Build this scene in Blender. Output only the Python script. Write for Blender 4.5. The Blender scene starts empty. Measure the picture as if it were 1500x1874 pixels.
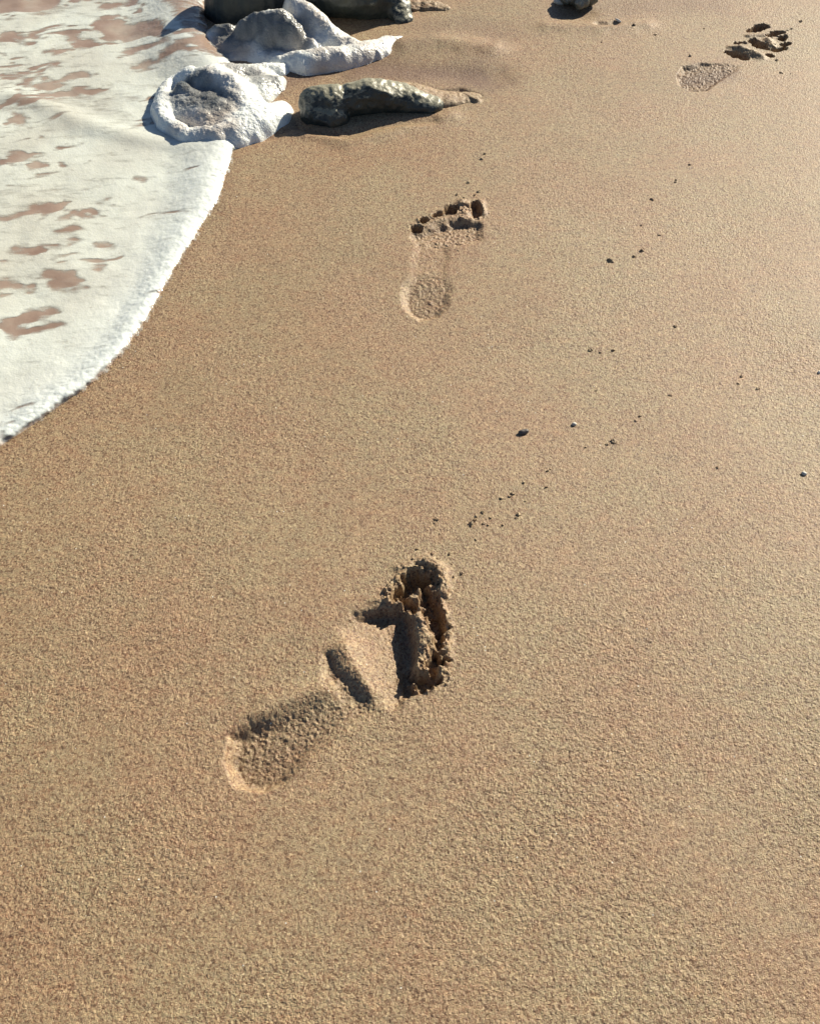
import bpy, math, random
import numpy as np
from mathutils import Vector, Matrix
R = math.radians
S = bpy.context.scene
COL = S.collection
random.seed(7); RNG = np.random.default_rng(11)

# ------------------------------------------------------------------ camera
CAM_H, TILT, FPX = 0.83, R(50.9), 1900.0
cam_d = bpy.data.cameras.new('camera'); cam = bpy.data.objects.new('camera', cam_d); COL.objects.link(cam)
cam.location = (0, 0, CAM_H); cam.rotation_euler = (R(90) - TILT, 0, 0)
cam_d.sensor_fit = 'VERTICAL'; cam_d.sensor_height = 36.0; cam_d.lens = 36.0 * FPX / 1874.0
cam_d.clip_start = 0.01; cam_d.clip_end = 3000
S.camera = cam
CT, ST = math.cos(TILT), math.sin(TILT)

def at(px, py, z=0.0):
    """where the sight line through a point of the photograph meets the level z"""
    u, v = (px - 750) / FPX, (937 - py) / FPX
    dx, dy, dz = u, CT + v * ST, -ST + v * CT
    t = (z - CAM_H) / dz
    return (dx * t, dy * t)
def pts(l): return np.array([at(*p) for p in l])

# ------------------------------------------------------------------ tags
def tag(o, label=None, cat=None, group=None, kind=None):
    if label: o['label'] = label
    if cat: o['category'] = cat
    if group: o['group'] = group
    if kind: o['kind'] = kind
    return o
def empty(name, loc):
    o = bpy.data.objects.new(name, None); COL.objects.link(o); o.location = loc; o.empty_display_size = .02
    return o

# ------------------------------------------------------------------ noise
_L = {}
def n2(X, Y, cell, seed=0, ang=None):
    """smooth 2-D lattice noise, about -1..1"""
    if seed not in _L: _L[seed] = np.random.default_rng(seed + 100).uniform(-1, 1, (1024, 1024)).astype(np.float32)
    L = _L[seed]
    a = 0.6 + seed * 1.37 if ang is None else ang
    c, s = math.cos(a), math.sin(a)
    U = (X * c + Y * s) / cell + 511.3; V = (-X * s + Y * c) / cell + 307.7
    i = np.floor(U).astype(np.int64); j = np.floor(V).astype(np.int64)
    fu = U - i; fv = V - j
    fu = fu * fu * (3 - 2 * fu); fv = fv * fv * (3 - 2 * fv)
    i &= 1023; j &= 1023; i1 = (i + 1) & 1023; j1 = (j + 1) & 1023
    return (L[i, j] * (1 - fu) + L[i1, j] * fu) * (1 - fv) + (L[i, j1] * (1 - fu) + L[i1, j1] * fu) * fv
def fbm(X, Y, cell, seed=0, octs=4, gain=.55):
    r = 0; a = 1; t = 0
    for k in range(octs):
        r = r + a * n2(X, Y, cell / 2 ** k, seed + k); t += a; a *= gain
    return r / t * 1.5
_T3 = np.random.default_rng(5).uniform(-1, 1, (64, 64, 64))
def n3(P, cell, seed=0):
    Q = P / cell + seed * 7.13 + 31.7
    i = np.floor(Q).astype(int); f = Q - i; f = f * f * (3 - 2 * f); i &= 63; k = (i + 1) & 63
    r = 0
    for a in (0, 1):
        for b in (0, 1):
            for c in (0, 1):
                w = (f[:, 0] if a else 1 - f[:, 0]) * (f[:, 1] if b else 1 - f[:, 1]) * (f[:, 2] if c else 1 - f[:, 2])
                r = r + w * _T3[(k if a else i)[:, 0], (k if b else i)[:, 1], (k if c else i)[:, 2]]
    return r
def sm(t):
    t = np.clip(t, 0, 1); return t * t * (3 - 2 * t)
def dline(X, Y, P):
    """distance to a polyline, and how far along it (0..1)"""
    best = np.full(X.shape, 1e9); al = np.zeros(X.shape); n = len(P) - 1
    if n == 0: return np.hypot(X - P[0][0], Y - P[0][1]), al
    for k in range(n):
        a, b = P[k], P[k + 1]; d = b - a; L2 = max(d @ d, 1e-12)
        t = np.clip(((X - a[0]) * d[0] + (Y - a[1]) * d[1]) / L2, 0, 1)
        q = np.hypot(X - a[0] - t * d[0], Y - a[1] - t * d[1])
        m = q < best; best = np.where(m, q, best); al = np.where(m, (k + t) / n, al)
    return best, al
def dpoly(X, Y, P):
    """signed distance, positive inside"""
    d, _ = dline(X, Y, np.vstack([P, P[:1]]))
    ins = np.zeros(X.shape, bool)
    for k in range(len(P)):
        a, b = P[k], P[(k + 1) % len(P)]
        if a[1] == b[1]: continue
        c = ((a[1] > Y) != (b[1] > Y)) & (X < (b[0] - a[0]) * (Y - a[1]) / (b[1] - a[1]) + a[0])
        ins ^= c
    return np.where(ins, d, -d)

# ------------------------------------------------------------------ mesh helpers
def mesh_from(name, V, F, attrs=None, smooth=False):
    me = bpy.data.meshes.new(name)
    nv, nf, k = len(V), len(F), F.shape[1]
    me.vertices.add(nv); me.vertices.foreach_set('co', np.ascontiguousarray(V, np.float32).ravel())
    me.loops.add(nf * k); me.loops.foreach_set('vertex_index', np.ascontiguousarray(F, np.int32).ravel())
    me.polygons.add(nf); me.polygons.foreach_set('loop_start', np.arange(0, nf * k, k, dtype=np.int32))
    me.update(calc_edges=True)
    me.polygons.foreach_set('use_smooth', np.full(nf, smooth))
    for an, av in (attrs or {}).items():
        a = me.attributes.new(an, 'FLOAT', 'POINT'); a.data.foreach_set('value', np.ascontiguousarray(av, np.float32))
    return me
def link(name, me, mat, parent=None, loc=None):
    o = bpy.data.objects.new(name, me); COL.objects.link(o)
    if mat: me.materials.append(mat)
    if parent: o.parent = parent
    if loc is not None: o.location = loc
    return o
def spread(a, b, step0, step1):
    """rows from a to b whose spacing grows from step0 to step1"""
    out = [a]
    while out[-1] < b: out.append(out[-1] + step0 + (step1 - step0) * (out[-1] - a) / (b - a))
    return np.array(out)
def grow(start, step, end, ratio=1.35):
    out = []; p = start
    while p < end: step *= ratio; p += step; out.append(p)
    return np.array(out)
def grid_faces(ny, nx):
    i = np.arange((ny - 1) * (nx - 1)); r = i // (nx - 1); c = i % (nx - 1); v = r * nx + c
    return np.stack([v, v + 1, v + nx + 1, v + nx], 1)

# ------------------------------------------------------------------ materials
def nodemat(name):
    m = bpy.data.materials.new(name); m.use_nodes = True
    nt = m.node_tree; nt.nodes.clear()
    out = nt.nodes.new('ShaderNodeOutputMaterial'); b = nt.nodes.new('ShaderNodeBsdfPrincipled')
    nt.links.new(b.outputs[0], out.inputs[0])
    def N(t, **kw):
        n = nt.nodes.new('ShaderNode' + t)
        for k, v in kw.items():
            if k.startswith('i_'): n.inputs[k[2:].replace('_', ' ')].default_value = v
            else: setattr(n, k, v)
        return n
    def Lk(a, c): nt.links.new(a, c)
    return m, b, out, N, Lk
def ramp(N, Lk, src, stops):
    r = N('ValToRGB'); e = r.color_ramp.elements
    while len(e) < len(stops): e.new(.5)
    for q, (p, c) in zip(e, stops): q.position = p; q.color = (*c, 1) if len(c) == 3 else c
    Lk(src, r.inputs[0]); return r
def mixc(N, Lk, fac, a, b, mode='MIX'):
    m = N('Mix', data_type='RGBA', blend_type=mode)
    for s, v in ((m.inputs[0], fac), (m.inputs[6], a), (m.inputs[7], b)):
        if isinstance(v, (int, float)): s.default_value = v
        elif isinstance(v, tuple): s.default_value = (*v, 1)
        else: Lk(v, s)
    return m.outputs[2]
def mth(N, Lk, op, a, b=None, clamp=False):
    m = N('Math', operation=op); m.use_clamp = clamp
    for s, v in zip(m.inputs, (a, b)):
        if v is None: continue
        if isinstance(v, (int, float)): s.default_value = v
        else: Lk(v, s)
    return m.outputs[0]

SAND_A, SAND_B, SAND_DAMP = (.285, .222, .137), (.290, .204, .126), (.165, .108, .072)
def sand_material():
    m, b, out, N, Lk = nodemat('sand')
    geo = N('NewGeometry').outputs['Position']
    n1 = N('TexNoise', i_Scale=7.0, i_Detail=3.0); Lk(geo, n1.inputs['Vector'])
    base = mixc(N, Lk, ramp(N, Lk, n1.outputs[0], [(.38, (0,) * 3), (.62, (1,) * 3)]).outputs[0], SAND_A, SAND_B)
    mp = N('Mapping'); mp.inputs['Scale'].default_value = (1.0, 1.9, 1.0); Lk(geo, mp.inputs[0])
    n3_ = N('TexNoise', i_Scale=48.0, i_Detail=4.0, i_Roughness=.65); Lk(mp.outputs[0], n3_.inputs['Vector'])
    base = mixc(N, Lk, .5, base, ramp(N, Lk, n3_.outputs[0], [(.32, (.84, .90, .92)), (.46, (.98, 1.0, .98)), (.56, (1.03, .98, .96)), (.68, (1.06, .88, .82))]).outputs[0], 'MULTIPLY')
    dm = N('Attribute', attribute_name='damp')
    base = mixc(N, Lk, dm.outputs['Fac'], base, SAND_DAMP)
    # grains: every grain its own tint
    v1 = N('TexVoronoi', i_Scale=1150.0); Lk(geo, v1.inputs['Vector'])
    g1 = ramp(N, Lk, v1.outputs['Color'], [(0, (.42, .34, .32)), (.16, (.78, .62, .55)), (.45, (1, 1, 1)), (.75, (1.0, .97, .9)), (.93, (1.22, 1.22, 1.2)), (1, (1.5, 1.5, 1.5))])
    v2 = N('TexVoronoi', i_Scale=560.0); Lk(geo, v2.inputs['Vector'])
    sep = N('SeparateColor'); Lk(v2.outputs['Color'], sep.inputs[0])
    g2 = ramp(N, Lk, sep.outputs[1], [(0, (.42, .33, .31)), (.16, (.72, .58, .52)), (.4, (.98, .95, .95)), (.7, (1.08, 1.05, .98)), (.9, (1.2, 1.2, 1.12)), (1, (1.6, 1.6, 1.55))])
    c = mixc(N, Lk, .8, base, g1.outputs[0], 'MULTIPLY'); c = mixc(N, Lk, .9, c, g2.outputs[0], 'MULTIPLY')
    # a few white specks: glints on the grains painted as colour
    v3 = N('TexVoronoi', i_Scale=300.0); Lk(geo, v3.inputs['Vector'])
    s3 = N('SeparateColor'); Lk(v3.outputs['Color'], s3.inputs[0])
    w = mth(N, Lk, 'GREATER_THAN', s3.outputs[0], .993)
    w = mth(N, Lk, 'MULTIPLY', w, mth(N, Lk, 'LESS_THAN', v3.outputs['Distance'], .20))
    c = mixc(N, Lk, w, c, (.60, .57, .50))
    Lk(c, b.inputs['Base Color'])
    b.inputs['Roughness'].default_value = .6
    b.inputs['Specular IOR Level'].default_value = .45
    bn = N('TexNoise', i_Scale=900.0, i_Detail=2.0); Lk(geo, bn.inputs['Vector'])
    bp = N('Bump', i_Strength=.55, i_Distance=.0006)
    h = mth(N, Lk, 'ADD', bn.outputs[0], mth(N, Lk, 'MULTIPLY', v1.outputs['Distance'], -.5))
    Lk(h, bp.inputs['Height']); Lk(bp.outputs[0], b.inputs['Normal'])
    return m
M_SAND = sand_material()

def water_material():
    m, b, out, N, Lk = nodemat('shallow_water')
    geo = N('NewGeometry').outputs['Position']
    n1 = N('TexNoise', i_Scale=16.0, i_Detail=5.0); Lk(geo, n1.inputs['Vector'])
    r = ramp(N, Lk, n1.outputs[0], [(.3, (.25, .170, .130)), (.52, (.32, .235, .185)), (.7, (.40, .33, .265))])
    Lk(r.outputs[0], b.inputs['Base Color']); b.inputs['Roughness'].default_value = .28; b.inputs['IOR'].default_value = 1.33
    n2_ = N('TexNoise', i_Scale=60.0, i_Detail=3.0); Lk(geo, n2_.inputs['Vector'])
    bp = N('Bump', i_Strength=.35, i_Distance=.002); Lk(n2_.outputs[0], bp.inputs['Height']); Lk(bp.outputs[0], b.inputs['Normal'])
    return m
M_WATER = water_material()

def foam_material(name, sheet, thin=True):
    m, b, out, N, Lk = nodemat(name)
    geo = N('NewGeometry').outputs['Position']
    n1 = N('TexNoise', i_Scale=9.0, i_Detail=4.0); Lk(geo, n1.inputs['Vector'])
    if sheet:
        c = ramp(N, Lk, n1.outputs[0], [(.35, (.54, .53, .455)), (.55, (.61, .62, .545)), (.7, (.65, .67, .60))]).outputs[0]
        th = N('Attribute', attribute_name='thick')
        c = mixc(N, Lk, th.outputs['Fac'], c, (.68, .72, .695))
    else:
        c = ramp(N, Lk, n1.outputs[0], [(.33, (.46, .40, .34)), (.42, (.64, .61, .56)), (.5, (.76, .78, .745))]).outputs[0]
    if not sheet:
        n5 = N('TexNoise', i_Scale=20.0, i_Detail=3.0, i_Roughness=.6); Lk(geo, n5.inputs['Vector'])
        thin_shade_col = ramp(N, Lk, n5.outputs[0], [(.30, (.07, .085, .09)), (.50, (.15, .15, .145)), (.70, (.34, .34, .32))]).outputs[0]  # dark grey tones: thin foam over rock plus painted shade of faces turned away
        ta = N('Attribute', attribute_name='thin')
        c = mixc(N, Lk, mth(N, Lk, 'MULTIPLY', ta.outputs['Fac'], 1.0, True), c, thin_shade_col)
    # bubbles
    v = N('TexVoronoi', i_Scale=420.0); Lk(geo, v.inputs['Vector'])
    v2 = N('TexVoronoi', i_Scale=190.0 if sheet else 260.0); Lk(geo, v2.inputs['Vector'])
    sp = N('SeparateColor'); Lk(v2.outputs['Color'], sp.inputs[0])
    pore = mth(N, Lk, 'MULTIPLY', mth(N, Lk, 'GREATER_THAN', sp.outputs[0], .80), mth(N, Lk, 'LESS_THAN', v2.outputs['Distance'], .22))
    c = mixc(N, Lk, mth(N, Lk, 'MULTIPLY', pore, .45), c, (.45, .40, .34))
    Lk(c, b.inputs['Base Color'])
    b.inputs['Roughness'].default_value = .3
    b.inputs['Subsurface Weight'].default_value = .3
    b.inputs['Subsurface Radius'].default_value = (.006, .006, .005); b.inputs['Subsurface Scale'].default_value = 1.0
    bp = N('Bump', i_Strength=.15 if sheet else .4, i_Distance=.0012 if sheet else .0015)
    h = mth(N, Lk, 'ADD', mth(N, Lk, 'MULTIPLY', v.outputs['Distance'], -1.0), mth(N, Lk, 'MULTIPLY', v2.outputs['Distance'], -.8))
    Lk(h, bp.inputs['Height']); Lk(bp.outputs[0], b.inputs['Normal'])
    if sheet:
        f = N('Attribute', attribute_name='cover'); tr = N('BsdfTransparent'); mx = N('MixShader')
        fine = N('TexNoise', i_Scale=100.0, i_Detail=6.0, i_Roughness=.62); mpf = N('Mapping'); mpf.inputs['Rotation'].default_value = (0, 0, -.24); mpf.inputs['Scale'].default_value = (.32, 1, 1); Lk(geo, mpf.inputs[0]); Lk(mpf.outputs[0], fine.inputs['Vector'])
        k = mth(N, Lk, 'ADD', f.outputs['Fac'], mth(N, Lk, 'MULTIPLY', mth(N, Lk, 'SUBTRACT', fine.outputs[0], .5), 2.0))
        mr = N('MapRange', interpolation_type='SMOOTHSTEP'); mr.inputs['From Min'].default_value = -.05; mr.inputs['From Max'].default_value = 1.05
        Lk(k, mr.inputs['Value'])
        Lk(mr.outputs[0], mx.inputs[0]); Lk(tr.outputs[0], mx.inputs[1]); Lk(b.outputs[0], mx.inputs[2]); Lk(mx.outputs[0], out.inputs[0])
    return m
M_FOAM = foam_material('foam_sheet', True)
M_MOUND = foam_material('foam_heap', False)

def rock_material(name, dark, mid, lit_crust, cz=.35, rough=.4):
    m, b, out, N, Lk = nodemat(name)
    g = N('NewGeometry'); geo = g.outputs['Position']
    n1 = N('TexNoise', i_Scale=40.0, i_Detail=6.0); Lk(geo, n1.inputs['Vector'])
    c = ramp(N, Lk, n1.outputs[0], [(.35, dark), (.65, mid)]).outputs[0]
    sx = N('SeparateXYZ'); Lk(g.outputs['True Normal'], sx.inputs[0])
    n2_ = N('TexNoise', i_Scale=150.0, i_Detail=4.0); Lk(geo, n2_.inputs['Vector'])
    k = mth(N, Lk, 'ADD', sx.outputs[2], mth(N, Lk, 'MULTIPLY', mth(N, Lk, 'SUBTRACT', n2_.outputs[0], .5), 1.1))
    mr = N('MapRange', interpolation_type='SMOOTHSTEP'); mr.inputs['From Min'].default_value = cz; mr.inputs['From Max'].default_value = cz + .35  # upward faces paler: sandy crust, and sunlight on the top painted in
    Lk(k, mr.inputs['Value'])
    v = N('TexVoronoi', i_Scale=700.0); Lk(geo, v.inputs['Vector'])
    cr = mixc(N, Lk, .7, lit_crust, ramp(N, Lk, v.outputs['Color'], [(0, (.45, .42, .38)), (.5, (1, 1, 1)), (1, (1.5, 1.5, 1.45))]).outputs[0], 'MULTIPLY')
    c = mixc(N, Lk, mr.outputs[0], c, cr)
    Lk(c, b.inputs['Base Color']); b.inputs['Roughness'].default_value = rough
    bp = N('Bump', i_Strength=.7, i_Distance=.002); Lk(n2_.outputs[0], bp.inputs['Height']); Lk(bp.outputs[0], b.inputs['Normal'])
    return m
M_ROCK = rock_material('mossy_rock', (.014, .021, .022), (.042, .048, .040), (.26, .245, .175), .46, .45)
M_STONE = rock_material('grey_stone', (.05, .06, .05), (.16, .15, .11), (.27, .25, .19), .3)

def plain(name, col, rough=.6):
    m, b, out, N, Lk = nodemat(name)
    geo = N('TexCoord').outputs['Object']
    n1 = N('TexNoise', i_Scale=350.0, i_Detail=4.0); Lk(geo, n1.inputs['Vector'])
    c = mixc(N, Lk, .6, col, ramp(N, Lk, n1.outputs[0], [(.3, (.55,) * 3), (.7, (1.2,) * 3)]).outputs[0], 'MULTIPLY')
    Lk(c, b.inputs['Base Color']); b.inputs['Roughness'].default_value = rough
    bp = N('Bump', i_Strength=.5, i_Distance=.0005); Lk(n1.outputs[0], bp.inputs['Height']); Lk(bp.outputs[0], b.inputs['Normal'])
    return m
M_SHELL = plain('pale_shell', (.80, .76, .66), .35)
M_DARKPEB = plain('dark_pebble', (.10, .085, .075), .5)
M_GREYPEB = plain('pale_pebble', (.55, .52, .45), .5)

# ------------------------------------------------------------------ the shore line (foam lies left of it)
SHORE = [(-260, 1010), (-120, 900), (-40, 848), (0, 822), (60, 783), (112, 742), (160, 712), (205, 672), (248, 622), (284, 566), (318, 505), (350, 450), (384, 400), (411, 350),
         (425, 300), (431, 270), (440, 236), (446, 190), (438, 130), (405, 95), (385, 60), (375, 0), (360, -150), (420, -400)]
def chaikin(P, n=3):
    for _ in range(n):
        Q = np.empty((2 * len(P), 2)); Q[0] = P[0]; Q[-1] = P[-1]
        Q[1:-1:2] = .75 * P[:-1] + .25 * P[1:]; Q[2:-1:2] = .25 * P[:-1] + .75 * P[1:]; P = Q
    return P
SH = chaikin(pts(SHORE), 2)
SHOREPOLY = np.vstack([[-400, -60], [-6, -.2], SH, [1.5, 4.5], [60, 30], [400, 120], [400, 400], [-400, 400]])

# ------------------------------------------------------------------ the sand with its prints
xs = np.concatenate([spread(-.86, -.36, .0012, .0012)[:-1], spread(-.36, .36, .0009, .0009)[:-1], spread(.36, .86, .0012, .0012)])
ys = spread(.165, 1.93, .00085, .0022)
XS = np.concatenate([-grow(-xs[0], .0012, 420)[::-1], xs, grow(xs[-1], .0012, 420)])
YS = np.concatenate([(ys[0] - (grow(0, .0012, 420)))[::-1], ys, grow(ys[-1], .0022, 900)])
X, Y = np.meshgrid(XS, YS)
near = ((X > -1.2) & (X < 1.2) & (Y > 0) & (Y < 2.6))
H = np.zeros(X.shape)
CLD = np.zeros(X.shape); RGH = np.zeros(X.shape)           # how churned the surface is
DAMP_DARK = np.zeros(X.shape)
PID = np.zeros(X.shape, np.int16) # which print (and part) a spot belongs to
W = lambda k: (np.searchsorted(XS, k[0]), np.searchsorted(XS, k[1]), np.searchsorted(YS, k[2]), np.searchsorted(YS, k[3]))
def win(P, pad):
    a, b = np.searchsorted(XS, P[:, 0].min() - pad), np.searchsorted(XS, P[:, 0].max() + pad)
    c, d = np.searchsorted(YS, P[:, 1].min() - pad), np.searchsorted(YS, P[:, 1].max() + pad)
    return slice(c, d), slice(a, b)
def wob(x, y, a, cell, seed=3): return a * (n2(x, y, cell, seed) + .6 * n2(x, y, cell * .45, seed + 1))
def line(px, r, h, crumb=.0, edge=None, rough=0, mode='add'):
    P = pts(px); r = np.atleast_1d(r); R_ = r.max(); s = win(P, R_ * 1.6 + .004); x, y = X[s], Y[s]
    d, al = dline(x, y, P)
    rr = np.interp(al, np.linspace(0, 1, len(r)), r)
    d = d + wob(x, y, crumb, .006) + min(r.max() * .18, .003) * n2(x, y, .017, 9)
    if edge is None: t = np.exp(-(d / rr) ** 2 * 1.6) * (d < rr * 1.6)
    else: t = sm((rr - d) / edge)
    if mode == 'add': H[s] += h * t
    else: H[s] = np.minimum(H[s], H[s] * (1 - t) + (h) * t)
    RGH[s] = np.maximum(RGH[s], rough * t)
def pit(px, r, depth, edge=.005, crumb=.0022, rough=.8):
    line(px, r, -depth, crumb, edge, rough, 'min')
    if rough != .8: P = pts(px); s = win(P, .03); d, _ = dline(X[s], Y[s], P); CLD[s] = np.maximum(CLD[s], min(rough, 1) ** 9 * sm((np.max(r) + .004 - d) / .006))
def ridge(px, r, h, crumb=0., rough=0): line(px, r, h, crumb, None, rough)
def basin(px, d0, d1, dirpx, edge, crumb=.001, rough=.5, sharp=None):
    """a hollow inside an outline, d0 deep at one end of the line dirpx and d1 deep at the other"""
    P = pts(px); s = win(P, .02); x, y = X[s], Y[s]
    a, b = pts(dirpx); v = b - a
    t = np.clip(((x - a[0]) * v[0] + (y - a[1]) * v[1]) / (v @ v), 0, 1)
    sd = dpoly(x, y, P) + wob(x, y, crumb, .007) + .0022 * n2(x, y, .022, 9)
    e = edge if sharp is None else edge + (sharp - edge) * t
    k = sm(sd / (e * 1.5) + .45)
    H[s] -= (d0 + (d1 - d0) * t) * k
    RGH[s] = np.maximum(RGH[s], rough * k)
def part(pid, px, grow_=0.0):
    P = pts(px); s = win(P, .03 + grow_); x, y = X[s], Y[s]
    k = dpoly(x, y, P) + wob(x, y, .0012, .012) > -grow_
    q = PID[s]; q[k & (q == 0)] = pid; PID[s] = q

# ---- near print (left foot, deep, toes to the upper right)
basin([(424, 1350), (420, 1395), (438, 1432), (482, 1444), (520, 1428), (560, 1385), (620, 1335), (700, 1300), (690, 1278), (630, 1270), (560, 1285), (505, 1306), (455, 1322)],
      .0135, .001, [(440, 1410), (670, 1270)], .009, .001, .8, .02)
ridge([(600, 1262), (560, 1272), (500, 1295), (455, 1325)], [.012, .016, .016, .010], .0032)
ridge([(634, 1190), (650, 1222), (680, 1264)], [.014, .018, .013], .0046, .0016, .45)
ridge([(600, 1200), (612, 1236), (636, 1262), (664, 1282)], [.005, .010, .016, .012], -.0046, .0016, .95)
basin([(620, 1150), (650, 1128), (700, 1112), (748, 1112), (762, 1180), (758, 1262), (722, 1290), (690, 1280), (650, 1225)],
      -.001, .0125, [(625, 1215), (732, 1180)], .011, .0012, .35, .0055)
ridge([(690, 1102), (720, 1096), (745, 1102)], [.008, .012, .010], .0020, .0015, .7)
ridge([(756, 1120), (770, 1165), (774, 1205), (765, 1232)], [.008, .011, .011, .008], .006, .0022, .9)
ridge([(650, 1128), (675, 1124), (700, 1126)], [.005, .007, .006], -.0025, .001, .8)
pit([(730, 1088), (742, 1076), (760, 1064), (782, 1060)], [.009, .0125, .015, .010], .021, .010, .0035, 1)
pit([(722, 1090), (742, 1100), (762, 1110)], [.005, .008, .009], .013, .008, .003, 1)
pit([(779, 1088), (792, 1122), (803, 1150)], [.010, .0115, .0095], .018, .008, .003, 1)
pit([(801, 1168), (805, 1184)], [.0080, .0075], .012, .007, .003, 1)
pit([(797, 1200), (802, 1212), (788, 1224)], [.007, .0085, .007], .012, .006, .003, 1)
pit([(752, 1238), (775, 1246), (797, 1240)], [.007, .011, .009], .013, .007, .003, 1)
pit([(740, 1250), (748, 1260)], [.007, .009], .013, .007, .002)
pit([(734, 1128), (743, 1180), (741, 1240)], [.0075, .0085, .0075], .015, .009, .002)
pit([(706, 1128), (718, 1146), (724, 1172)], [.008, .009, .006], .012, .009, .002)
pit([(680, 1130), (700, 1130)], [.004, .006], .004, .008)
ridge([(775, 1140), (782, 1170), (778, 1200)], .007, .003, .0015, 1)
ridge([(775, 1028), (800, 1040), (812, 1062), (815, 1090)], [.007, .009, .008, .005], .005, .002, 1)
ridge([(730, 1040), (750, 1034)], .007, .002, .001, .6)
ridge([(815, 1120), (822, 1160), (820, 1205), (800, 1240)], .005, .0015, .001, .5)
N1 = [(411, 1345), (408, 1400), (430, 1444), (490, 1456), (545, 1425), (620, 1352), (700, 1312), (745, 1288), (790, 1262), (822, 1225), (828, 1165), (822, 1105),
      (822, 1055), (790, 1026), (740, 1030), (706, 1068), (694, 1092), (650, 1108), (606, 1140), (578, 1195), (590, 1250), (500, 1285), (440, 1312)]
part(1, [(411, 1345), (408, 1400), (430, 1444), (490, 1456), (545, 1425), (585, 1385), (570, 1265), (500, 1285), (440, 1312)])
part(2, [(700, 1088), (706, 1066), (740, 1028), (792, 1026), (824, 1055), (818, 1095), (782, 1110), (740, 1106)])
part(3, [(782, 1106), (820, 1095), (824, 1150), (788, 1160)])
part(3, [(788, 1160), (824, 1150), (826, 1190), (792, 1194)])
part(3, [(780, 1198), (826, 1190), (822, 1222), (786, 1234)])
part(3, [(748, 1232), (822, 1222), (800, 1262), (760, 1276), (735, 1250)])
part(4, [(606, 1140), (650, 1108), (700, 1088), (740, 1106), (790, 1110), (790, 1234), (745, 1245), (760, 1278), (700, 1296), (655, 1280), (585, 1200)])
part(5, N1)
# ---- second print (straight ahead)
basin([(738, 545), (745, 568), (768, 583), (795, 578), (818, 556), (824, 528), (812, 505), (785, 498), (757, 505), (742, 522)], .0065, .0010, [(752, 568), (810, 510)], .009, .001, .62)
basin([(758, 500), (812, 502), (822, 462), (815, 450), (765, 448), (755, 470)], .0012, .002, [(780, 495), (785, 450)], .008, .001, .35)
basin([(752, 436), (762, 448), (800, 454), (845, 452), (878, 442), (876, 410), (840, 408), (795, 418), (756, 430)], .0015, .0062, [(815, 450), (812, 418)], .010, .0015, .9, .007)
ridge([(772, 420), (800, 406), (840, 400), (858, 404)], [.004, .006, .007, .006], .003, .0012, .8)
pit([(762, 419)], .0095, .010, .004, .001, .92); pit([(775, 404)], .0080, .010, .004, .001, .92); pit([(795, 396), (804, 392)], [.0065, .006], .009, .004, .001, .92)
pit([(822, 387), (829, 381)], [.0095, .0085], .013, .004, .0014, .92); pit([(868, 374), (872, 385), (872, 396)], [.0070, .0085, .006], .012, .004, .0014, .92)
pit([(848, 384)], .010, .003, .004, .002, .9)
ridge([(845, 372), (850, 392)], .008, .004, .001, 1)
ridge([(880, 370), (884, 392)], .005, .002, .001, .7)
part(6, [(732, 545), (738, 573), (768, 590), (800, 584), (826, 558), (830, 526), (812, 500), (780, 492), (750, 502), (736, 522)])
part(7, [(852, 366), (872, 362), (882, 376), (884, 404), (862, 408), (848, 392)])
part(8, [(812, 374), (836, 370), (842, 396), (818, 402)]); part(8, [(790, 384), (811, 378), (815, 402), (794, 408)])
part(8, [(768, 396), (788, 390), (790, 410), (770, 413)]); part(8, [(752, 410), (770, 408), (776, 426), (756, 430)])
part(9, [(746, 432), (770, 420), (815, 402), (850, 394), (884, 404), (886, 440), (850, 452), (800, 454), (755, 450)])
part(10, [(750, 502), (748, 448), (826, 452), (830, 470), (816, 504)])
# ---- far print (upper right)
basin([(1240, 138), (1243, 155), (1262, 166), (1290, 164), (1315, 148), (1345, 130), (1350, 122), (1325, 118), (1280, 117), (1252, 124)], .0085, .001, [(1250, 150), (1335, 120)], .006, .001, .8)
pit([(1330, 95), (1345, 100), (1362, 105)], [.005, .009, .008], .015); pit([(1345, 78), (1360, 78)], .0055, .005)
pit([(1378, 75), (1392, 84), (1400, 88)], [.010, .013, .008], .013, .006); pit([(1370, 56), (1384, 51), (1400, 46)], [.006, .011, .009], .016)
pit([(1406, 64), (1420, 60), (1430, 57)], [.006, .0085, .005], .014); pit([(1430, 70), (1434, 66)], .0085, .015); pit([(1432, 81), (1441, 79)], .006, .012)
pit([(1416, 91), (1424, 90), (1436, 88)], [.007, .008, .006], .013); pit([(1408, 101)], .008, .013)
ridge([(1350, 92), (1375, 98), (1390, 104)], .009, .006, .001, .3); ridge([(1405, 72), (1412, 85)], .007, .004, .001, .6); ridge([(1370, 66), (1395, 64)], .006, .003, .001, .4)
ridge([(1335, 87), (1365, 92)], .006, .003)
part(11, [(1230, 138), (1236, 160), (1262, 172), (1296, 168), (1330, 146), (1322, 114), (1280, 110), (1246, 120)])
part(12, [(1358, 60), (1384, 42), (1412, 40), (1410, 54), (1388, 66), (1362, 66)])
part(13, [(1400, 62), (1416, 54), (1436, 54), (1428, 64), (1408, 70)]); part(13, [(1422, 66), (1438, 60), (1442, 74), (1422, 76)])
part(13, [(1424, 78), (1446, 74), (1448, 84), (1426, 86)]); part(13, [(1408, 88), (1440, 84), (1444, 93), (1412, 97)]); part(13, [(1398, 97), (1418, 96), (1416, 108), (1400, 107)])
part(14, [(1318, 86), (1340, 70), (1372, 66), (1405, 68), (1408, 96), (1398, 100), (1375, 116), (1345, 110), (1322, 98)])
part(15, [(1322, 114), (1330, 146), (1352, 132), (1385, 114), (1345, 110)])

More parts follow.
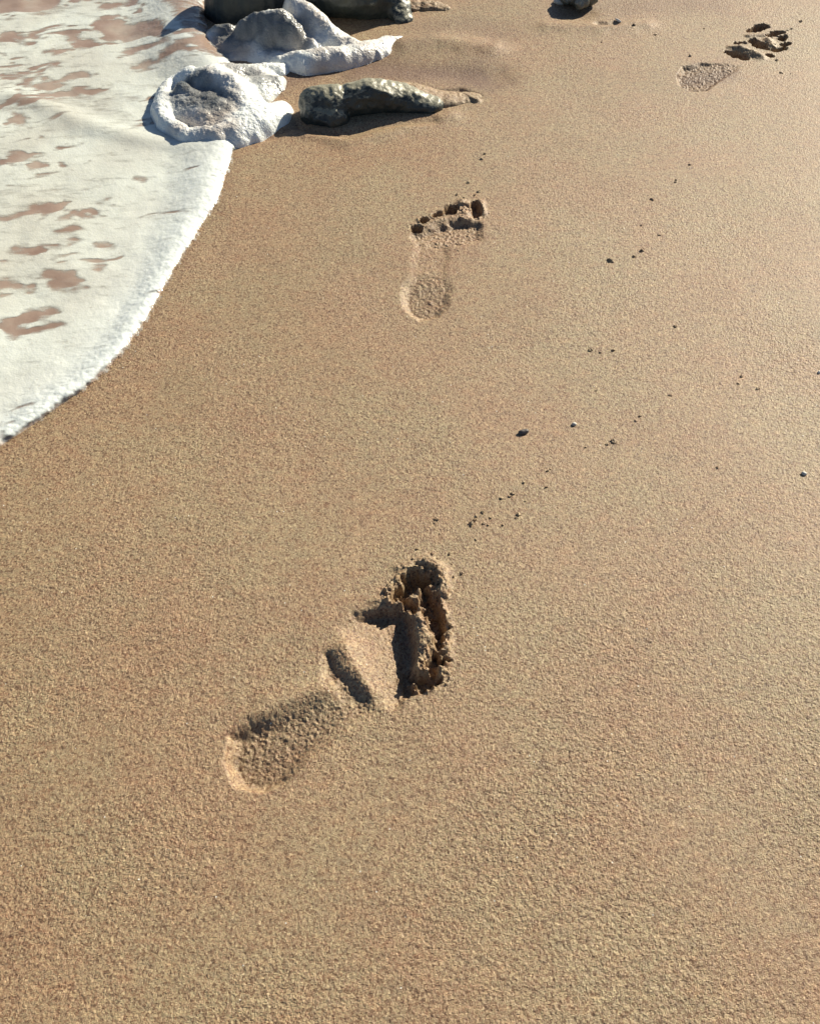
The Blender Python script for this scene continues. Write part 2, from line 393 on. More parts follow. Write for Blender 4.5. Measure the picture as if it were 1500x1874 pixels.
# ---- wave-worked sand near the rocks
ridge([(560, 245), (640, 262), (720, 240), (820, 214)], [.015, .02, .02, .02], .003)
ridge([(540, 222), (575, 240), (625, 246), (700, 228), (790, 222)], [.014, .014, .014, .014, .014], -.0045)
ridge([(805, 178), (850, 176), (872, 186)], [.008, .010, .006], .0045)
ridge([(800, 168), (840, 164), (872, 176)], .007, -.004)
ridge([(560, 128), (650, 112), (760, 122), (900, 140)], [.03, .045, .045, .04], -.0045)
ridge([(740, 80), (800, 75), (900, 88)], .03, .006)
ridge([(430, 262), (500, 250), (545, 226)], .01, -.003)
ridge([(1000, 48), (1100, 52), (1180, 46)], [.02, .025, .02], .003); ridge([(1095, 44), (1112, 46), (1125, 44)], .009, -.004); ridge([(1045, 24), (1060, 26)], .03, -.004)

# general unevenness and the granular skin
sh = dpoly(X, Y, SHOREPOLY)
H += np.where(near, .0013 * n2(X, Y, .19, 20) + .0003 * n2(X, Y, .06, 21), 0)
sw = np.clip((1.25 - Y) / .9, 0, 1)                     # the nearer sand is coarser and rougher
pat = .75 + .35 * n2(X, Y, .09, 31)
el = lambda c, sd: n2(X * .78 + Y * .30, Y * 1.25, c, sd, .15)
skin = (.00008 * el(.0075, 23) + .00022 * el(.0034, 24) + .00034 * n2(X, Y, .0020, 25) + .00032 * RNG.uniform(-1, 1, X.shape))
skin = skin * (.44 + .34 * sw) * pat
skin += RGH * (.00045 * n2(X, Y, .0040, 26) + .00060 * n2(X, Y, .0022, 27))
clod = CLD * (.0034 * sm((n2(X, Y, .0050, 33) + .02) / .45) + .0024 * sm(n2(X, Y, .0031, 34) / .5) - .0008)
crumb = np.maximum(n2(X, Y, .0034, 28), 0) ** 2 * .0016 * np.clip(RGH * 1.6 - .6, 0, 1)
H += np.where(near, skin + crumb + clod, 0)
# the sand falls very slightly towards the sea so that the film of water lies on it
H -= sm(sh / .10) * .004 * near
# damp where the last wave reached, and darker spots in the prints
DAMP_DARK = sm((sh + .02) / .02) * .2
for px, rr, k in (([(530, 135), (600, 118), (720, 128), (880, 140)], .075, 1.0), ([(740, 70), (830, 40), (900, 60)], .06, .35), ([(430, 262), (500, 245), (560, 240)], .03, .25),
                  ([(1040, 10), (1300, 5)], .06, .4), ([(1262, 142), (1318, 130)], .042, 1.2)):
    d, _ = dline(X, Y, pts(px)); DAMP_DARK = np.maximum(DAMP_DARK, np.minimum(k, 1) * sm(1 - d / rr + .25 * n2(X, Y, .03, 40)))
DAMP_DARK = np.maximum(DAMP_DARK, RGH * .28 * (H < -.002))  # darker where churned and sunken
DAMP_DARK = np.where(near, DAMP_DARK, 0)

V = np.stack([X.ravel(), Y.ravel(), H.ravel()], 1); F = grid_faces(len(YS), len(XS))
fid = PID[:-1, :-1].ravel(); dflat = DAMP_DARK.ravel()
def submesh(name, mask, origin=(0, 0, 0)):
    f = F[mask]; u, inv = np.unique(f, return_inverse=True)
    return mesh_from(name, V[u] - np.array(origin), inv.reshape(f.shape), {'damp': dflat[u]})
sand = link('sand', submesh('sand', fid == 0), M_SAND); tag(sand, kind='structure')

def islands(mask):
    """split a face mask into pieces that touch (the separate toes)"""
    g = mask.reshape(len(YS) - 1, len(XS) - 1)
    r, c = np.nonzero(g); r0, c0 = r.min(), c.min(); sub = g[r0:r.max() + 1, c0:c.max() + 1]
    lab = np.zeros(sub.shape, int); n = 0; out = []
    for i, j in zip(*np.nonzero(sub)):
        if lab[i, j]: continue
        n += 1; st = [(i, j)]; lab[i, j] = n; k = 0
        while st:
            a, b = st.pop(); k += 1
            for p, q in ((a + 1, b), (a - 1, b), (a, b + 1), (a, b - 1)):
                if 0 <= p < sub.shape[0] and 0 <= q < sub.shape[1] and sub[p, q] and not lab[p, q]: lab[p, q] = n; st.append((p, q))
        out.append((k, n))
    res = []
    for k, n_ in out:
        m = np.zeros(g.shape, bool); m[r0:r0 + sub.shape[0], c0:c0 + sub.shape[1]] = lab == n_
        res.append((k, m.ravel()))
    return res
def footprint(label, centre, ids):
    cx, cy = at(*centre)
    root = empty('footprint', (cx, cy, 0)); tag(root, label, 'footprint', 'footprints walking away over the wet sand')
    for pid, nm in ids:
        m = fid == pid
        if nm == 'toe_print':
            isl = islands(m); big = [q for k, q in isl if k > 60]; rest = [q for k, q in isl if k <= 60]
            for q in rest: big[0] = big[0] | q
            for q in big: link(nm, submesh(nm, q, (cx, cy, 0)), M_SAND, root)
        else: link(nm, submesh(nm, m, (cx, cy, 0)), M_SAND, root)
# toes of the near print are contiguous: give each its own id first
def split_ids(pid, polys, new0):
    cxs = (X[:-1, :-1]).ravel(); cys = (Y[:-1, :-1]).ravel(); idx = np.nonzero(fid == pid)[0]
    cen = pts(polys); d = [(cxs[idx] - c[0]) ** 2 + (cys[idx] - c[1]) ** 2 for c in cen]
    a = np.argmin(np.array(d), 0)
    for k in range(len(polys)): fid[idx[a == k]] = new0 + k
split_ids(3, [(802, 1130), (806, 1175), (802, 1212), (775, 1248)], 30)
split_ids(8, [(827, 386), (802, 393), (779, 402), (764, 419)], 40)
split_ids(13, [(1420, 61), (1432, 70), (1436, 80), (1426, 91), (1408, 102)], 50)
footprint('large deep footprint in the sand with a crumbled dark toe hollow and long heel', (620, 1240),
          [(1, 'heel_print'), (5, 'arch_print'), (4, 'ball_print'), (2, 'big_toe_print')] + [(k, 'toe_print') for k in range(30, 34)])
footprint('shallow upright footprint below the rock, a row of round toe pits above its heel', (800, 470),
          [(6, 'heel_print'), (10, 'arch_print'), (9, 'ball_print'), (7, 'big_toe_print')] + [(k, 'toe_print') for k in range(40, 44)])
footprint('smallest farthest footprint with reddish heel and dark toe marks, beside the knobbly stone', (1335, 105),
          [(11, 'heel_print'), (15, 'arch_print'), (14, 'ball_print'), (12, 'big_toe_print')] + [(k, 'toe_print') for k in range(50, 55)])

def ground_z(x, y):
    j = min(max(np.searchsorted(XS, x), 1), len(XS) - 1); i = min(max(np.searchsorted(YS, y), 1), len(YS) - 1)
    return float(H[i, j])

# ------------------------------------------------------------------ film of water and the foam sheet on it
fx = np.concatenate([-grow(.86, .004, 420)[::-1], spread(-.86, -.05, .0014, .0014), grow(-.05, .004, 420)])
fy = np.concatenate([(.70 - grow(0, .004, 60))[::-1], spread(.70, 1.95, .0012, .0024), grow(1.95, .006, 900)])
FX, FY = np.meshgrid(fx, fy)
fn = (FX > -1.1) & (FX < .4) & (FY > .5) & (FY < 2.6)
sd = dpoly(FX, FY, SHOREPOLY)
sdw = sd + np.where(fn, .0016 * n2(FX, FY, .03, 50) + .0008 * n2(FX, FY, .008, 51) + .0010 * n2(FX, FY, .003, 52), 0)
def swell(px, r, h):
    d, _ = dline(FX, FY, chaikin(pts(px), 2)); return h * np.exp(-(d / r) ** 2)
# lip is thick near the rocks and thins out towards the lower left
along = np.clip((FY - 1.02) / (1.56 - 1.02), 0, 1)
lipH = (.0070 + .012 * along ** 1.5); lipW = .014 + .034 * along
t = np.clip(sdw / lipW, 0, 1)
roll = np.sqrt(np.clip(1 - (1 - t) ** 2, 0, 1))
inner = sm((sdw - lipW * .8) / (lipW * 2.2))
base = .0030
z = roll * (lipH + (base - lipH) * inner)
z += np.where(fn, swell([(-200, 165), (20, 176), (90, 198), (150, 228), (230, 250), (330, 268), (400, 285)], .020, .0045) * inner, 0)
z += np.where(fn, (.0012 * n2(FX, FY, .06, 53) + .0004 * n2(FX, FY, .016, 54)) * roll, .0)
near_edge = np.exp(-np.clip(sdw, 0, 1) / .03)
z += np.where(fn, roll * near_edge * (.0006 * n2(FX * 1.0, FY, .0085, 55) + .0007 * n2(FX, FY, .0036, 56)), 0)
zf = z.copy()
z += np.where(fn, roll * .00010 * n2(FX, FY, .0035, 57), 0)
# cover: 1 = closed foam, 0 = bare water; streaks lie a little tilted
a = R(14); U = FX * math.cos(a) + FY * math.sin(a); Vv = -FX * math.sin(a) + FY * math.cos(a)
ux = U + .02 * n2(FX, FY, .08, 60); vx = Vv + .010 * n2(FX, FY, .05, 61)
st = n2(ux * .30, vx, .026, 62, 0) + .65 * n2(ux * .36, vx, .013, 63, 0) + .55 * n2(ux * .5, vx, .006, 64, 0)
dens = np.clip((sdw - .07) / .20, 0, 1) * (.35 + .65 * np.clip((FY - 1.10) / .5, 0, 1))
cover = 1.06 - np.clip((st - (.86 - .66 * dens)) * 1.35, 0, 3) - .55 * dens * np.clip(n2(ux * .4, vx, .05, 67, 0) + .6 * n2(ux * .4, vx, .02, 68, 0) + .15, 0, 1) 
def hole(px, r, k=1.6):
    global cover
    r = np.atleast_1d(r); d, al = dline(FX, FY, pts(px)); rr = np.interp(al, np.linspace(0, 1, len(r)), r)
    d = d + .007 * n2(FX * .6, FY, .016, 65) + .005 * n2(FX * .7, FY, .007, 66)
    cover = cover - (k - .45) * sm((rr + .009 - d) / .020)
hole([(95, 505), (115, 515), (138, 530)], [.010, .018, .009]); hole([(15, 600), (40, 606), (60, 610)], [.012, .020, .010]); hole([(60, 604), (98, 600)], [.008, .006])
hole([(-10, 398), (15, 402), (50, 392), (70, 382), (104, 378)], [.006, .007, .007, .013, .007]); hole([(28, 456), (50, 458), (72, 458)], [.010, .009, .007]); hole([(85, 452), (105, 450)], .007)
hole([(112, 424), (134, 420)], [.005, .008]); hole([(-5, 525), (25, 518), (58, 524)], .006); hole([(-5, 594), (25, 590)], .009); hole([(40, 584), (60, 578), (110, 568)], [.006, .008, .003])
hole([(178, 372), (196, 367)], .006); hole([(184, 452), (198, 447)], .006); hole([(182, 494), (192, 490)], .006); hole([(136, 438)], .006)
hole([(0, 298), (30, 290), (60, 284)], [.014, .014, .006]); hole([(12, 228), (34, 218)], [.008, .014]); hole([(75, 158), (110, 150), (150, 138), (172, 140)], [.010, .011, .011, .006])
hole([(84, 96), (110, 95)], .008); hole([(190, 44), (215, 60), (270, 58)], [.02, .028, .03]); hole([(120, 58), (140, 72), (160, 80)], [.008, .012, .018]); hole([(200, 12), (240, 8)], .010)
hole([(0, 12), (50, 10), (100, 2)], [.028, .02, .016]); hole([(255, 125), (290, 118), (330, 100), (360, 96)], [.008, .010, .016, .018]); hole([(235, 95), (300, 88)], .007); hole([(290, 70), (335, 78)], .008)
hole([(300, 10), (345, 22), (385, 50), (420, 95)], [.012, .03, .05, .05], 1.3)
holey = sm(1 - cover)
cover = cover - 1.0 * (1 - sm(sdw / .0065))
z = z - np.minimum(z * .5, .0003) * np.clip(holey, 0, 1)
thick = np.clip(np.exp(-np.clip(sdw - .008, 0, 1) / .055), 0, 1)
SZ = np.where(near[0, 0], 0, 0)
FV = np.stack([FX.ravel(), FY.ravel(), (z - .0018 * sm(sd / .10)).ravel()], 1); FF = grid_faces(len(fy), len(fx))
def keep(s_, lim): 
    k = (s_ > lim); return (k[:-1, :-1] | k[1:, :-1] | k[:-1, 1:] | k[1:, 1:]).ravel()
def cut(name, VV, mask, attrs, mat, smooth=True):
    f = FF[mask]; u, inv = np.unique(f, return_inverse=True)
    return link(name, mesh_from(name, VV[u], inv.reshape(f.shape), {k: v.ravel()[u] for k, v in attrs.items()}, smooth), mat)
lid = FX < 1.2
foam = cut('sea_foam', FV, keep(np.where((FX > -2.2) & (FY < 3.4) & lid, sdw, -1), 0.0), {'cover': cover, 'thick': thick}, M_FOAM)
tag(foam, 'white lacy foam washing in over the sand from the left', 'foam', kind='stuff')
wz = zf - .0018 * sm(sd / .10) - .0006 - .0005 * sm((.03 - sd) / .02) - .004 * sm((.014 - sdw) / .012)
WV = np.stack([FX.ravel(), FY.ravel(), wz.ravel()], 1)
water = cut('sea_water', WV, keep(sd, .004), {}, M_WATER); tag(water, kind='structure')

# ------------------------------------------------------------------ lumps: heaps of foam, rocks, stones
def lump(name, blobs, voxel, mat, disp, parent=None, origin=None, smooth=True, relax=3, flat=0):
    """one closed organic body grown from overlapping balls; blobs = (x, y, z, rx, ry, rz)"""
    import bmesh
    bm = bmesh.new()
    for (x, y, zz, rx, ry, rz) in blobs:
        bmesh.ops.create_icosphere(bm, subdivisions=3, radius=1, matrix=Matrix.Translation((x, y, zz)) @ Matrix.Diagonal((rx, ry, rz, 1)))
    me = bpy.data.meshes.new(name); bm.to_mesh(me); bm.free()
    o = bpy.data.objects.new('work', me); COL.objects.link(o)
    md = o.modifiers.new('r', 'REMESH'); md.mode = 'VOXEL'; md.voxel_size = voxel
    sm_ = o.modifiers.new('s', 'SMOOTH'); sm_.iterations = relax; sm_.factor = .6
    dg = bpy.context.evaluated_depsgraph_get(); me2 = bpy.data.meshes.new_from_object(o.evaluated_get(dg))
    bpy.data.objects.remove(o); bpy.data.meshes.remove(me)
    n = len(me2.vertices); P = np.empty(n * 3); me2.vertices.foreach_get('co', P); P = P.reshape(-1, 3)
    Nn = np.empty(n * 3); me2.vertex_normals.foreach_get('vector', Nn); Nn = Nn.reshape(-1, 3)
    P = P + Nn * disp(P, Nn)[:, None]
    org = np.array(origin if origin is not None else (P[:, 0].mean(), P[:, 1].mean(), 0.0))
    me2.vertices.foreach_set('co', (P - org).astype(np.float32).ravel()); me2.update()
    me2.polygons.foreach_set('use_smooth', np.full(len(me2.polygons), smooth))
    me2.name = name; me2.materials.clear()
    return link(name, me2, mat, parent, None if parent else org)
def chain(px, n=12):
    """balls along a path; px rows = (px, py, z, r[, rz])"""
    out = []
    A = np.array([(*at(p[0], p[1], p[2]), p[2], p[3], (p[4] if len(p) > 4 else p[3])) for p in px])
    for t_ in np.linspace(0, len(A) - 1, n):
        i = min(int(t_), len(A) - 2) if len(A) > 1 else 0; f = t_ - i
        q = A[i] * (1 - f) + A[min(i + 1, len(A) - 1)] * f
        out.append((q[0], q[1], q[2], q[3], q[3], q[4]))
    return out
def foam_disp(P, Nn):
    b = .0030 * n3(P, .026, 1) + .0012 * n3(P, .012, 2) + .0005 * n3(P, .0052, 3) + .0009 * n3(P, .0028, 4)
    return b
def rock_disp(P, Nn):
    r = 1 - np.abs(n3(P, .030, 5)); r2 = 1 - np.abs(n3(P, .014, 6))
    return .0050 * (r - .7) + .0020 * (r2 - .7) + .0007 * n3(P, .006, 7) + .0005 * n3(P, .003, 8)

def drape(root, caps, thin_shades, names):
    """foam lying over a buried rock: a smooth skin over rounded swellings; caps = (part, [(px, py, z)..], radii)"""
    ox, oy, _ = root.location
    pos = [np.array([at(*p) for p in c[1]]) for c in caps]; allp = np.vstack(pos)
    gx = np.arange(allp[:, 0].min() - .1, allp[:, 0].max() + .1, .0013); gy = np.arange(allp[:, 1].min() - .1, min(allp[:, 1].max() + .1, 2.25), .0014)
    GX, GY = np.meshgrid(gx, gy)
    wx = GX + .004 * n2(GX, GY, .030, 80) + .0015 * n2(GX, GY, .011, 81); wy = GY + .004 * n2(GX, GY, .030, 82) + .0015 * n2(GX, GY, .011, 83)
    tot = np.zeros(GX.shape); best = np.zeros(GX.shape); who = np.zeros(GX.shape, int)
    for (pid, pl, rr), P in zip(caps, pos):
        d, al = dline(wx, wy, P); k = np.linspace(0, 1, len(P)); r = np.interp(al, k, rr); zz = np.interp(al, k, [p[2] for p in pl])
        h = zz * np.clip(1 - (d / r) ** 2, 0, 1) ** .62
        tot += h ** 3; m = (h > best) | ((h > .001) & (pid == 2) & (len(names) == 3) & (names[-1] == 'rock_shade_face')); best = np.where(m, h, best); who = np.where(m, pid, who)
    h = tot ** (1 / 3)
    e = sm(h / .008)
    h = h + e * (.0024 * n2(GX, GY, .024, 84) + .0007 * n2(GX, GY, .009, 85) + .0007 * n2(GX, GY, .0045, 86) + .0004 * n2(GX, GY, .0026, 88) + .00030 * RNG.uniform(-1, 1, GX.shape))
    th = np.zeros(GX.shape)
    for pl, r, k in thin_shades:  # patches of thin foam and of shade put into the colour
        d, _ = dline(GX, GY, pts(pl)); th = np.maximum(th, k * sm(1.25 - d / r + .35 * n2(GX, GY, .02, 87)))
    Vg = np.stack([GX.ravel() - ox, GY.ravel() - oy, h.ravel() - .004], 1); Fg = grid_faces(len(gy), len(gx))
    lowz = h < .0015; kp = ~(lowz[:-1, :-1] & lowz[1:, :-1] & lowz[:-1, 1:] & lowz[1:, 1:]).ravel(); wf = who[:-1, :-1].ravel()
    if names[-1] == 'rock_shade_face': w2 = who == 2; wf = np.where((w2[:-1, :-1] | w2[1:, :-1] | w2[:-1, 1:] | w2[1:, 1:]).ravel(), 2, wf)
    for k, nm in enumerate(names):
        f = Fg[kp & (wf == k)]; u, inv = np.unique(f, return_inverse=True)
        link(nm, mesh_from(nm, Vg[u], inv.reshape(f.shape), {'thin': th.ravel()[u]}, True), M_ROCK if nm == 'rock_shade_face' else M_MOUND, root)  # rear cap takes dark rock colour to paint the shade on its face

# rock between the foam and the second print
r1 = empty('wet_rock', (*at(690, 205), 0)); o1 = np.array(r1.location)
tag(r1, 'low dark mossy rock lying half buried in the sand just right of the foam', 'rock', 'rocks at the edge of the wave')
lump('rock_body', chain([(578, 190, .014, .025, .025), (612, 189, .016, .026, .026)], 4) + chain([(645, 182, .018, .023, .024), (690, 174, .019, .024, .026), (740, 181, .011, .023, .021), (790, 196, .001, .018, .014)], 12)
     + chain([(575, 206, .006, .022, .022), (612, 216, .002, .022, .020)], 4), .0020, M_ROCK, rock_disp, r1, o1)
lump('sand_crust', chain([(690, 164, .012, .018, .016), (750, 172, .008, .024, .014), (800, 184, .001, .024, .011), (850, 184, -.004, .020, .009), (880, 182, -.006, .012, .007)], 16), .0018, M_SAND,
     lambda P, Nn: .0008 * n3(P, .012, 9) + .0004 * n3(P, .003, 10), r1, o1, False)
# rock at the top edge of the picture
r2 = empty('wet_rock', (*at(700, -20), 0)); o2 = np.array(r2.location)
tag(r2, 'big dark rock at the top edge, standing behind the long arm of foam', 'rock', 'rocks at the edge of the wave')
lump('rock_body', chain([(590, -20, .030, .045, .045), (645, -15, .034, .045, .042), (690, -8, .022, .042, .040), (718, 8, .010, .030, .024), (736, 34, .0, .018, .012)], 14), .003, M_ROCK, rock_disp, r2, o2)
lump('sand_crust', chain([(735, 10, .001, .02, .008), (790, 12, -.001, .018, .008), (812, 16, -.002, .012, .006)], 6), .002, M_SAND, lambda P, Nn: .0015 * n3(P, .008, 9) + .0008 * n3(P, .003, 10), r2, o2, False)

# foam heaps over buried rocks
f1 = empty('foam_heap', (*at(390, 200), 0)); q1 = np.array(f1.location)
tag(f1, 'round white heap of foam with a blue shaded hollow, left of the low dark rock', 'foam heap', 'heaps of foam caught on rocks')
drape(f1, [
    (0, [(345, 124, .032), (385, 116, .044), (425, 144, .040), (458, 176, .030)], [.026, .030, .030, .030]),
    (0, [(358, 164, .028), (400, 182, .030)], [.062, .054]), (0, [(335, 150, .030), (350, 166, .024)], [.018, .016]),
    (0, [(318, 142, .016), (345, 122, .026)], [.020, .024]),
    (0, [(395, 116, .028), (460, 115, .018), (508, 113, .013), (522, 112, .010)], [.030, .024, .020, .012]),
    (0, [(430, 142, .030), (465, 140, .024), (485, 136, .018)], [.050, .044, .034]),
    (1, [(318, 136, .018), (298, 155, .020), (290, 182, .021), (304, 210, .022), (342, 232, .022), (395, 236, .022)], [.014, .016, .017, .018, .019, .022]),
    (2, [(385, 230, .020), (445, 206, .030), (492, 190, .026), (516, 184, .016)], [.024, .031, .027, .018]),
    (2, [(412, 240, .016), (436, 234, .018)], [.020, .020])],
    [([(345, 185), (370, 205), (395, 212)], .036, 1.0), ([(300, 165), (320, 205)], .012, .3), ([(445, 145), (480, 160), (505, 165)], .028, .75)],  # grey of the shaded hollow painted in; right slope is thin brownish foam
    ['foam_dome', 'foam_ring', 'foam_arm'])
f2 = empty('foam_heap', (*at(500, 60), 0)); q2 = np.array(f2.location)
tag(f2, 'tallest lumpy heap of foam at the top edge with a long white arm pointing right', 'foam heap', 'heaps of foam caught on rocks')
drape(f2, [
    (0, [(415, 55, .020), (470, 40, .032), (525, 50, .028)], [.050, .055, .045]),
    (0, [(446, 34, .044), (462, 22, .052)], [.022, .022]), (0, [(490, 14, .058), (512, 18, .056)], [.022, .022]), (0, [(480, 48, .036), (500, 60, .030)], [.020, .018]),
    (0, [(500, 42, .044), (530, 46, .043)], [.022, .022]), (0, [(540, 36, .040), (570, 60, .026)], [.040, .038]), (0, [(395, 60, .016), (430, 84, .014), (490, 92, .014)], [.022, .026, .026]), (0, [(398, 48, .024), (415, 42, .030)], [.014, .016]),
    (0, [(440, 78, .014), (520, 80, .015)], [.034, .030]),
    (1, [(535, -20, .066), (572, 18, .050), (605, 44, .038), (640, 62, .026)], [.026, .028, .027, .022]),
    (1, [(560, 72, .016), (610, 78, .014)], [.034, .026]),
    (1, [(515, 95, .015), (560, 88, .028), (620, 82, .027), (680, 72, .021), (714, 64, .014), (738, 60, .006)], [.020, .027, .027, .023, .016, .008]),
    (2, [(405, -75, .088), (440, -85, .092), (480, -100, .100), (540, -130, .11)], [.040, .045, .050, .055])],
    [([(395, 70), (430, 84), (480, 92), (540, 92)], .030, .95), ([(480, 56), (520, 50)], .022, .8), ([(395, 5), (440, -5), (490, -25), (550, -40)], .075, .95)],  # painted shade on front and rear of the heap, mixed with thin foam
    ['foam_dome', 'foam_arm', 'rock_shade_face'])

# knobbly stone, top right
s1 = empty('knobbly_stone', (*at(1058, 4), 0)); w1 = np.array(s1.location)
tag(s1, 'small knobbly grey green stone at the top edge casting a dark shadow', 'stone')
sd_ = lambda P, Nn: .0022 * n3(P, .010, 11) + .0012 * n3(P, .005, 12) + .0006 * n3(P, .0025, 13)
lump('stone_body', chain([(1040, -8, .012, .014), (1062, -6, .016, .017), (1080, -6, .014, .013)], 6), .0016, M_STONE, sd_, s1, w1)
lump('knob', chain([(1058, 8, .011, .0085), (1066, 4, .013, .009)], 3), .0012, M_STONE, sd_, s1, w1)
lump('knob', chain([(1078, 2, .010, .008)], 2) , .0012, M_STONE, sd_, s1, w1)
lump('knob', chain([(1036, 2, .008, .007)], 2), .0012, M_STONE, sd_, s1, w1)

# pebbles and shell bits
def pebble(name, px, py, rx, ry, rz, mat, label, cat, rz_=0, group=None, sink=.35, seed=1):
    import bmesh
    x, y = at(px, py); bm = bmesh.new(); bmesh.ops.create_icosphere(bm, subdivisions=3, radius=1)
    P = np.array([v.co[:] for v in bm.verts]); k = 1 + .22 * n3(P, .9, seed) + .12 * n3(P, .4, seed + 3)
    for v, s_ in zip(bm.verts, k): v.co = Vector((v.co.x * rx, v.co.y * ry, v.co.z * rz)) * float(s_)
    for f in bm.faces: f.smooth = True
    me = bpy.data.meshes.new(name); bm.to_mesh(me); bm.free()
    o = link(name, me, mat, None, (x, y, ground_z(x, y) + rz * (1 - 2 * sink))); o.rotation_euler = (0, 0, rz_)
    tag(o, label, cat, group); return o
pebble('pebble', 958, 792, .0062, .0030, .0034, M_DARKPEB, 'dark oval pebble alone in the sand between the two nearest footprints', 'pebble', R(12), seed=2)
pebble('pebble', 1470, 868, .0030, .0021, .0022, M_GREYPEB, 'pale pebble in the sand near the right edge', 'pebble', R(-25), seed=3)
pebble('shell_bit', 1498, 682, .0022, .0020, .0018, M_SHELL, 'tiny white shell bit cut by the right edge', 'shell', seed=4)
pebble('shell_bit', 1130, 40, .0065, .0014, .0018, M_SHELL, 'thin white shell sliver just right of the knobbly stone', 'shell', R(-50), seed=5, sink=.1)
pebble('pebble', 1050, 777, .0026, .0022, .0022, M_GREYPEB, 'small pale pebble up and right of the dark oval pebble', 'pebble', seed=6)
pebble('pebble', 1022, 5, .010, .007, .006, M_GREYPEB, 'smooth pale pebble touching the left side of the knobbly stone', 'pebble', seed=7)

# crumbs of sand kicked up by the toes
def crumb_mesh(seed):
    import bmesh
    bm = bmesh.new(); bmesh.ops.create_icosphere(bm, subdivisions=3, radius=1)
    P = np.array([v.co[:] for v in bm.verts]); k = 1 + .45 * n3(P, .9, seed) + .30 * n3(P, .45, seed + 3) + .14 * n3(P, .22, seed + 5)
    for v, s_ in zip(bm.verts, k): v.co *= float(s_)
    me = bpy.data.meshes.new('sand_clump'); bm.to_mesh(me); bm.free(); me.materials.append(M_SAND); return me
CM = [crumb_mesh(s) for s in range(20, 28)]
def crumbs(label, group, spots):
    for k, (px, py, r) in enumerate(spots):
        x, y = at(px, py); o = bpy.data.objects.new('sand_clump', CM[(int(px) + k) % 8]); COL.objects.link(o)
        r = r * .66; o.scale = (r * random.uniform(.8, 1.4), r * random.uniform(.8, 1.3), r * random.uniform(.5, .7)); o.rotation_euler = (random.uniform(-.4, .4), random.uniform(-.4, .4), random.uniform(0, 6.3))
        o.location = (x, y, ground_z(x, y) + r * .15); tag(o, label, 'sand clump', group)
crumbs('crumb of sand thrown up at the toe end of the large deep footprint', 'sand crumbs at the large footprint',
       [(762, 1006, .0024), (790, 1016, .0026), (802, 1022, .0026), (822, 1014, .0020), (756, 1024, .0024), (776, 1030, .003), (795, 1036, .003), (812, 1044, .0028), (845, 1050, .0026), (830, 1056, .0018),
        (742, 1040, .0024), (770, 1072, .0028), (782, 1082, .0034), (778, 1096, .003), (752, 1094, .0026), (760, 1106, .003), (772, 1118, .0034), (783, 1140, .003), (790, 1156, .0034), (796, 1168, .0026),
        (784, 1180, .003), (778, 1192, .0034), (790, 1190, .0026), (772, 1214, .003), (785, 1216, .0026), (812, 1180, .0022), (808, 1108, .0022), (726, 1064, .0026), (735, 1056, .0024), (745, 1050, .002), (718, 1080, .0026), (766, 1230, .003), (780, 1232, .0028)])
crumbs('crumb of sand scattered between the large deep footprint and the dark oval pebble', 'sand crumbs strewn ahead of the large footprint',
       [(798, 952, .0030), (795, 957, .0022), (872, 945, .0026), (868, 952, .0034), (860, 960, .0036), (882, 938, .0024), (886, 958, .0026), (893, 961, .0018), (897, 948, .0018), (920, 961, .002), (948, 942, .0034), (944, 948, .0022),
        (937, 904, .003), (932, 909, .0022), (917, 912, .0022), (958, 884, .0022), (1002, 862, .0028), (1006, 858, .0018), (1000, 892, .0022), (960, 918, .0018), (870, 988, .0018), (805, 978, .0016)])
crumbs('crumb of sand just ahead of the toes of the shallow upright footprint', 'sand crumbs at the shallow footprint',
       [(856, 336, .0036), (836, 357, .0028), (875, 352, .0032), (868, 358, .0026), (888, 281, .0034), (881, 292, .0034), (849, 363, .0028), (850, 376, .0024), (848, 390, .0026), (868, 393, .003), (824, 383, .003), (800, 392, .003), (894, 392, .0018), (838, 460, .0022), (876, 366, .0024), (842, 402, .0024), (812, 396, .0024)])
crumbs('crumb of sand in the scattered line between the shallow and the farthest footprint', 'sand crumbs between the two far footprints',
       [(1235, 333, .003), (1237, 328, .002), (1192, 364, .0034), (1262, 300, .0024), (1173, 412, .0022), (1205, 430, .0026), (1116, 478, .0052), (1161, 469, .0036), (1174, 459, .0040), (1176, 455, .0026)])
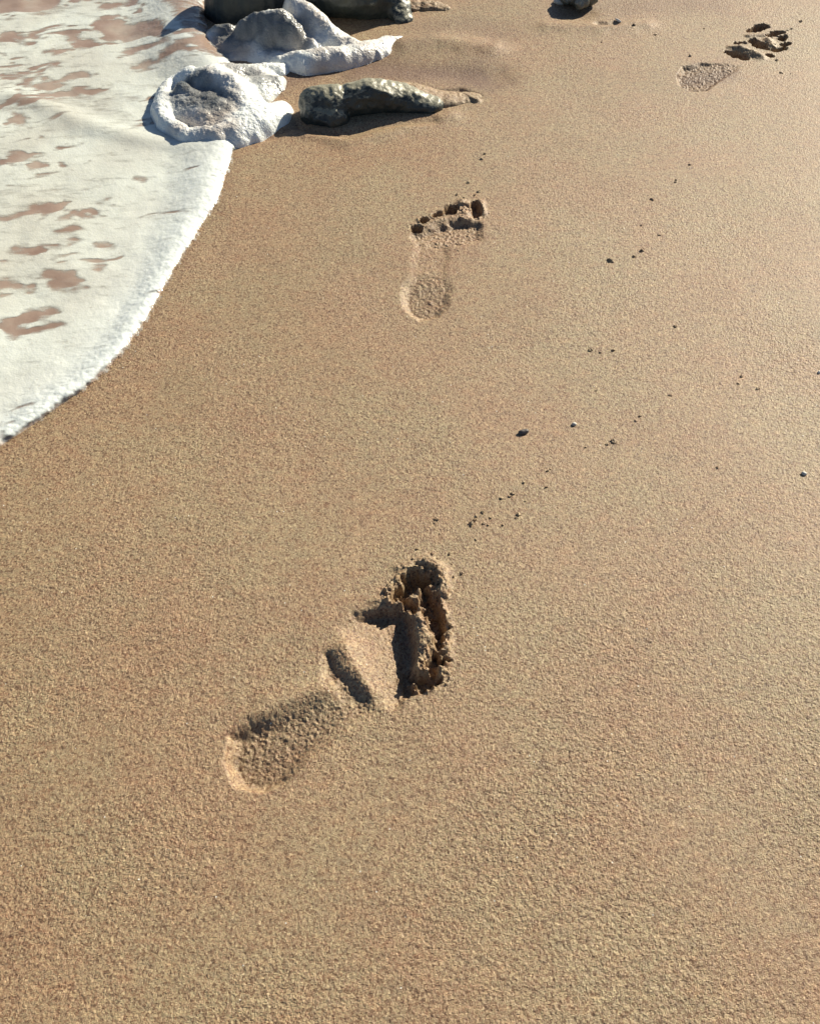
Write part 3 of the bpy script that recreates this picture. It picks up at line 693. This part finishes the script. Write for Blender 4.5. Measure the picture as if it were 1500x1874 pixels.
crumbs('small crumb of sand in the lower line right of the middle of the beach', 'sand crumbs down the right side',
       [(1080, 641, .0032), (1098, 645, .0022), (1121, 641, .0032), (1235, 597, .0028), (1358, 688, .0032), (1350, 702, .0026), (1386, 712, .003), (1226, 724, .0024), (1170, 762, .0026), (1163, 770, .002), (1122, 808, .0036), (1110, 813, .0022), (1072, 818, .0022), (1312, 856, .0024), (1090, 715, .0018)])
crumbs('crumb of sand around the smallest farthest footprint', 'sand crumbs at the farthest footprint',
       [(1262, 103, .0032), (1421, 110, .0034), (1428, 133, .003), (1446, 135, .0022), (1464, 38, .0036), (1448, 52, .003), (1441, 55, .0024), (1412, 70, .003), (1416, 82, .003), (1160, 49, .0034), (1198, 64, .0028), (1100, 78, .002), (1288, 52, .002), (1436, 76, .0026), (1422, 66, .0024)])

# ------------------------------------------------------------------ light
SUN_EL, SUN_AZ = R(29), R(44)            # azimuth clockwise from straight ahead: high right, behind the rocks
sl = bpy.data.lights.new('sun', 'SUN'); sl.energy = 5.0; sl.angle = R(.5); sl.color = (1.0, .92, .75)
so = bpy.data.objects.new('sun', sl); COL.objects.link(so)
d = Vector((math.sin(SUN_AZ) * math.cos(SUN_EL), math.cos(SUN_AZ) * math.cos(SUN_EL), math.sin(SUN_EL)))
so.rotation_euler = d.to_track_quat('Z', 'Y').to_euler(); so.location = d * 5
w = bpy.data.worlds.new('World'); S.world = w; w.use_nodes = True; nt = w.node_tree; nt.nodes.clear()
sky = nt.nodes.new('ShaderNodeTexSky'); sky.sky_type = 'NISHITA'; sky.sun_disc = False; sky.sun_elevation = SUN_EL; sky.sun_rotation = SUN_AZ; sky.air_density = .75; sky.dust_density = .3; sky.ozone_density = 2.0
bg = nt.nodes.new('ShaderNodeBackground'); bg.inputs[1].default_value = .05; wo = nt.nodes.new('ShaderNodeOutputWorld')
nt.links.new(sky.outputs[0], bg.inputs[0]); nt.links.new(bg.outputs[0], wo.inputs[0])
S.view_settings.view_transform = 'Standard'; S.view_settings.look = 'None'; S.view_settings.gamma = 1; S.view_settings.exposure = .85
S.cycles.max_bounces = 6; S.cycles.transparent_max_bounces = 6
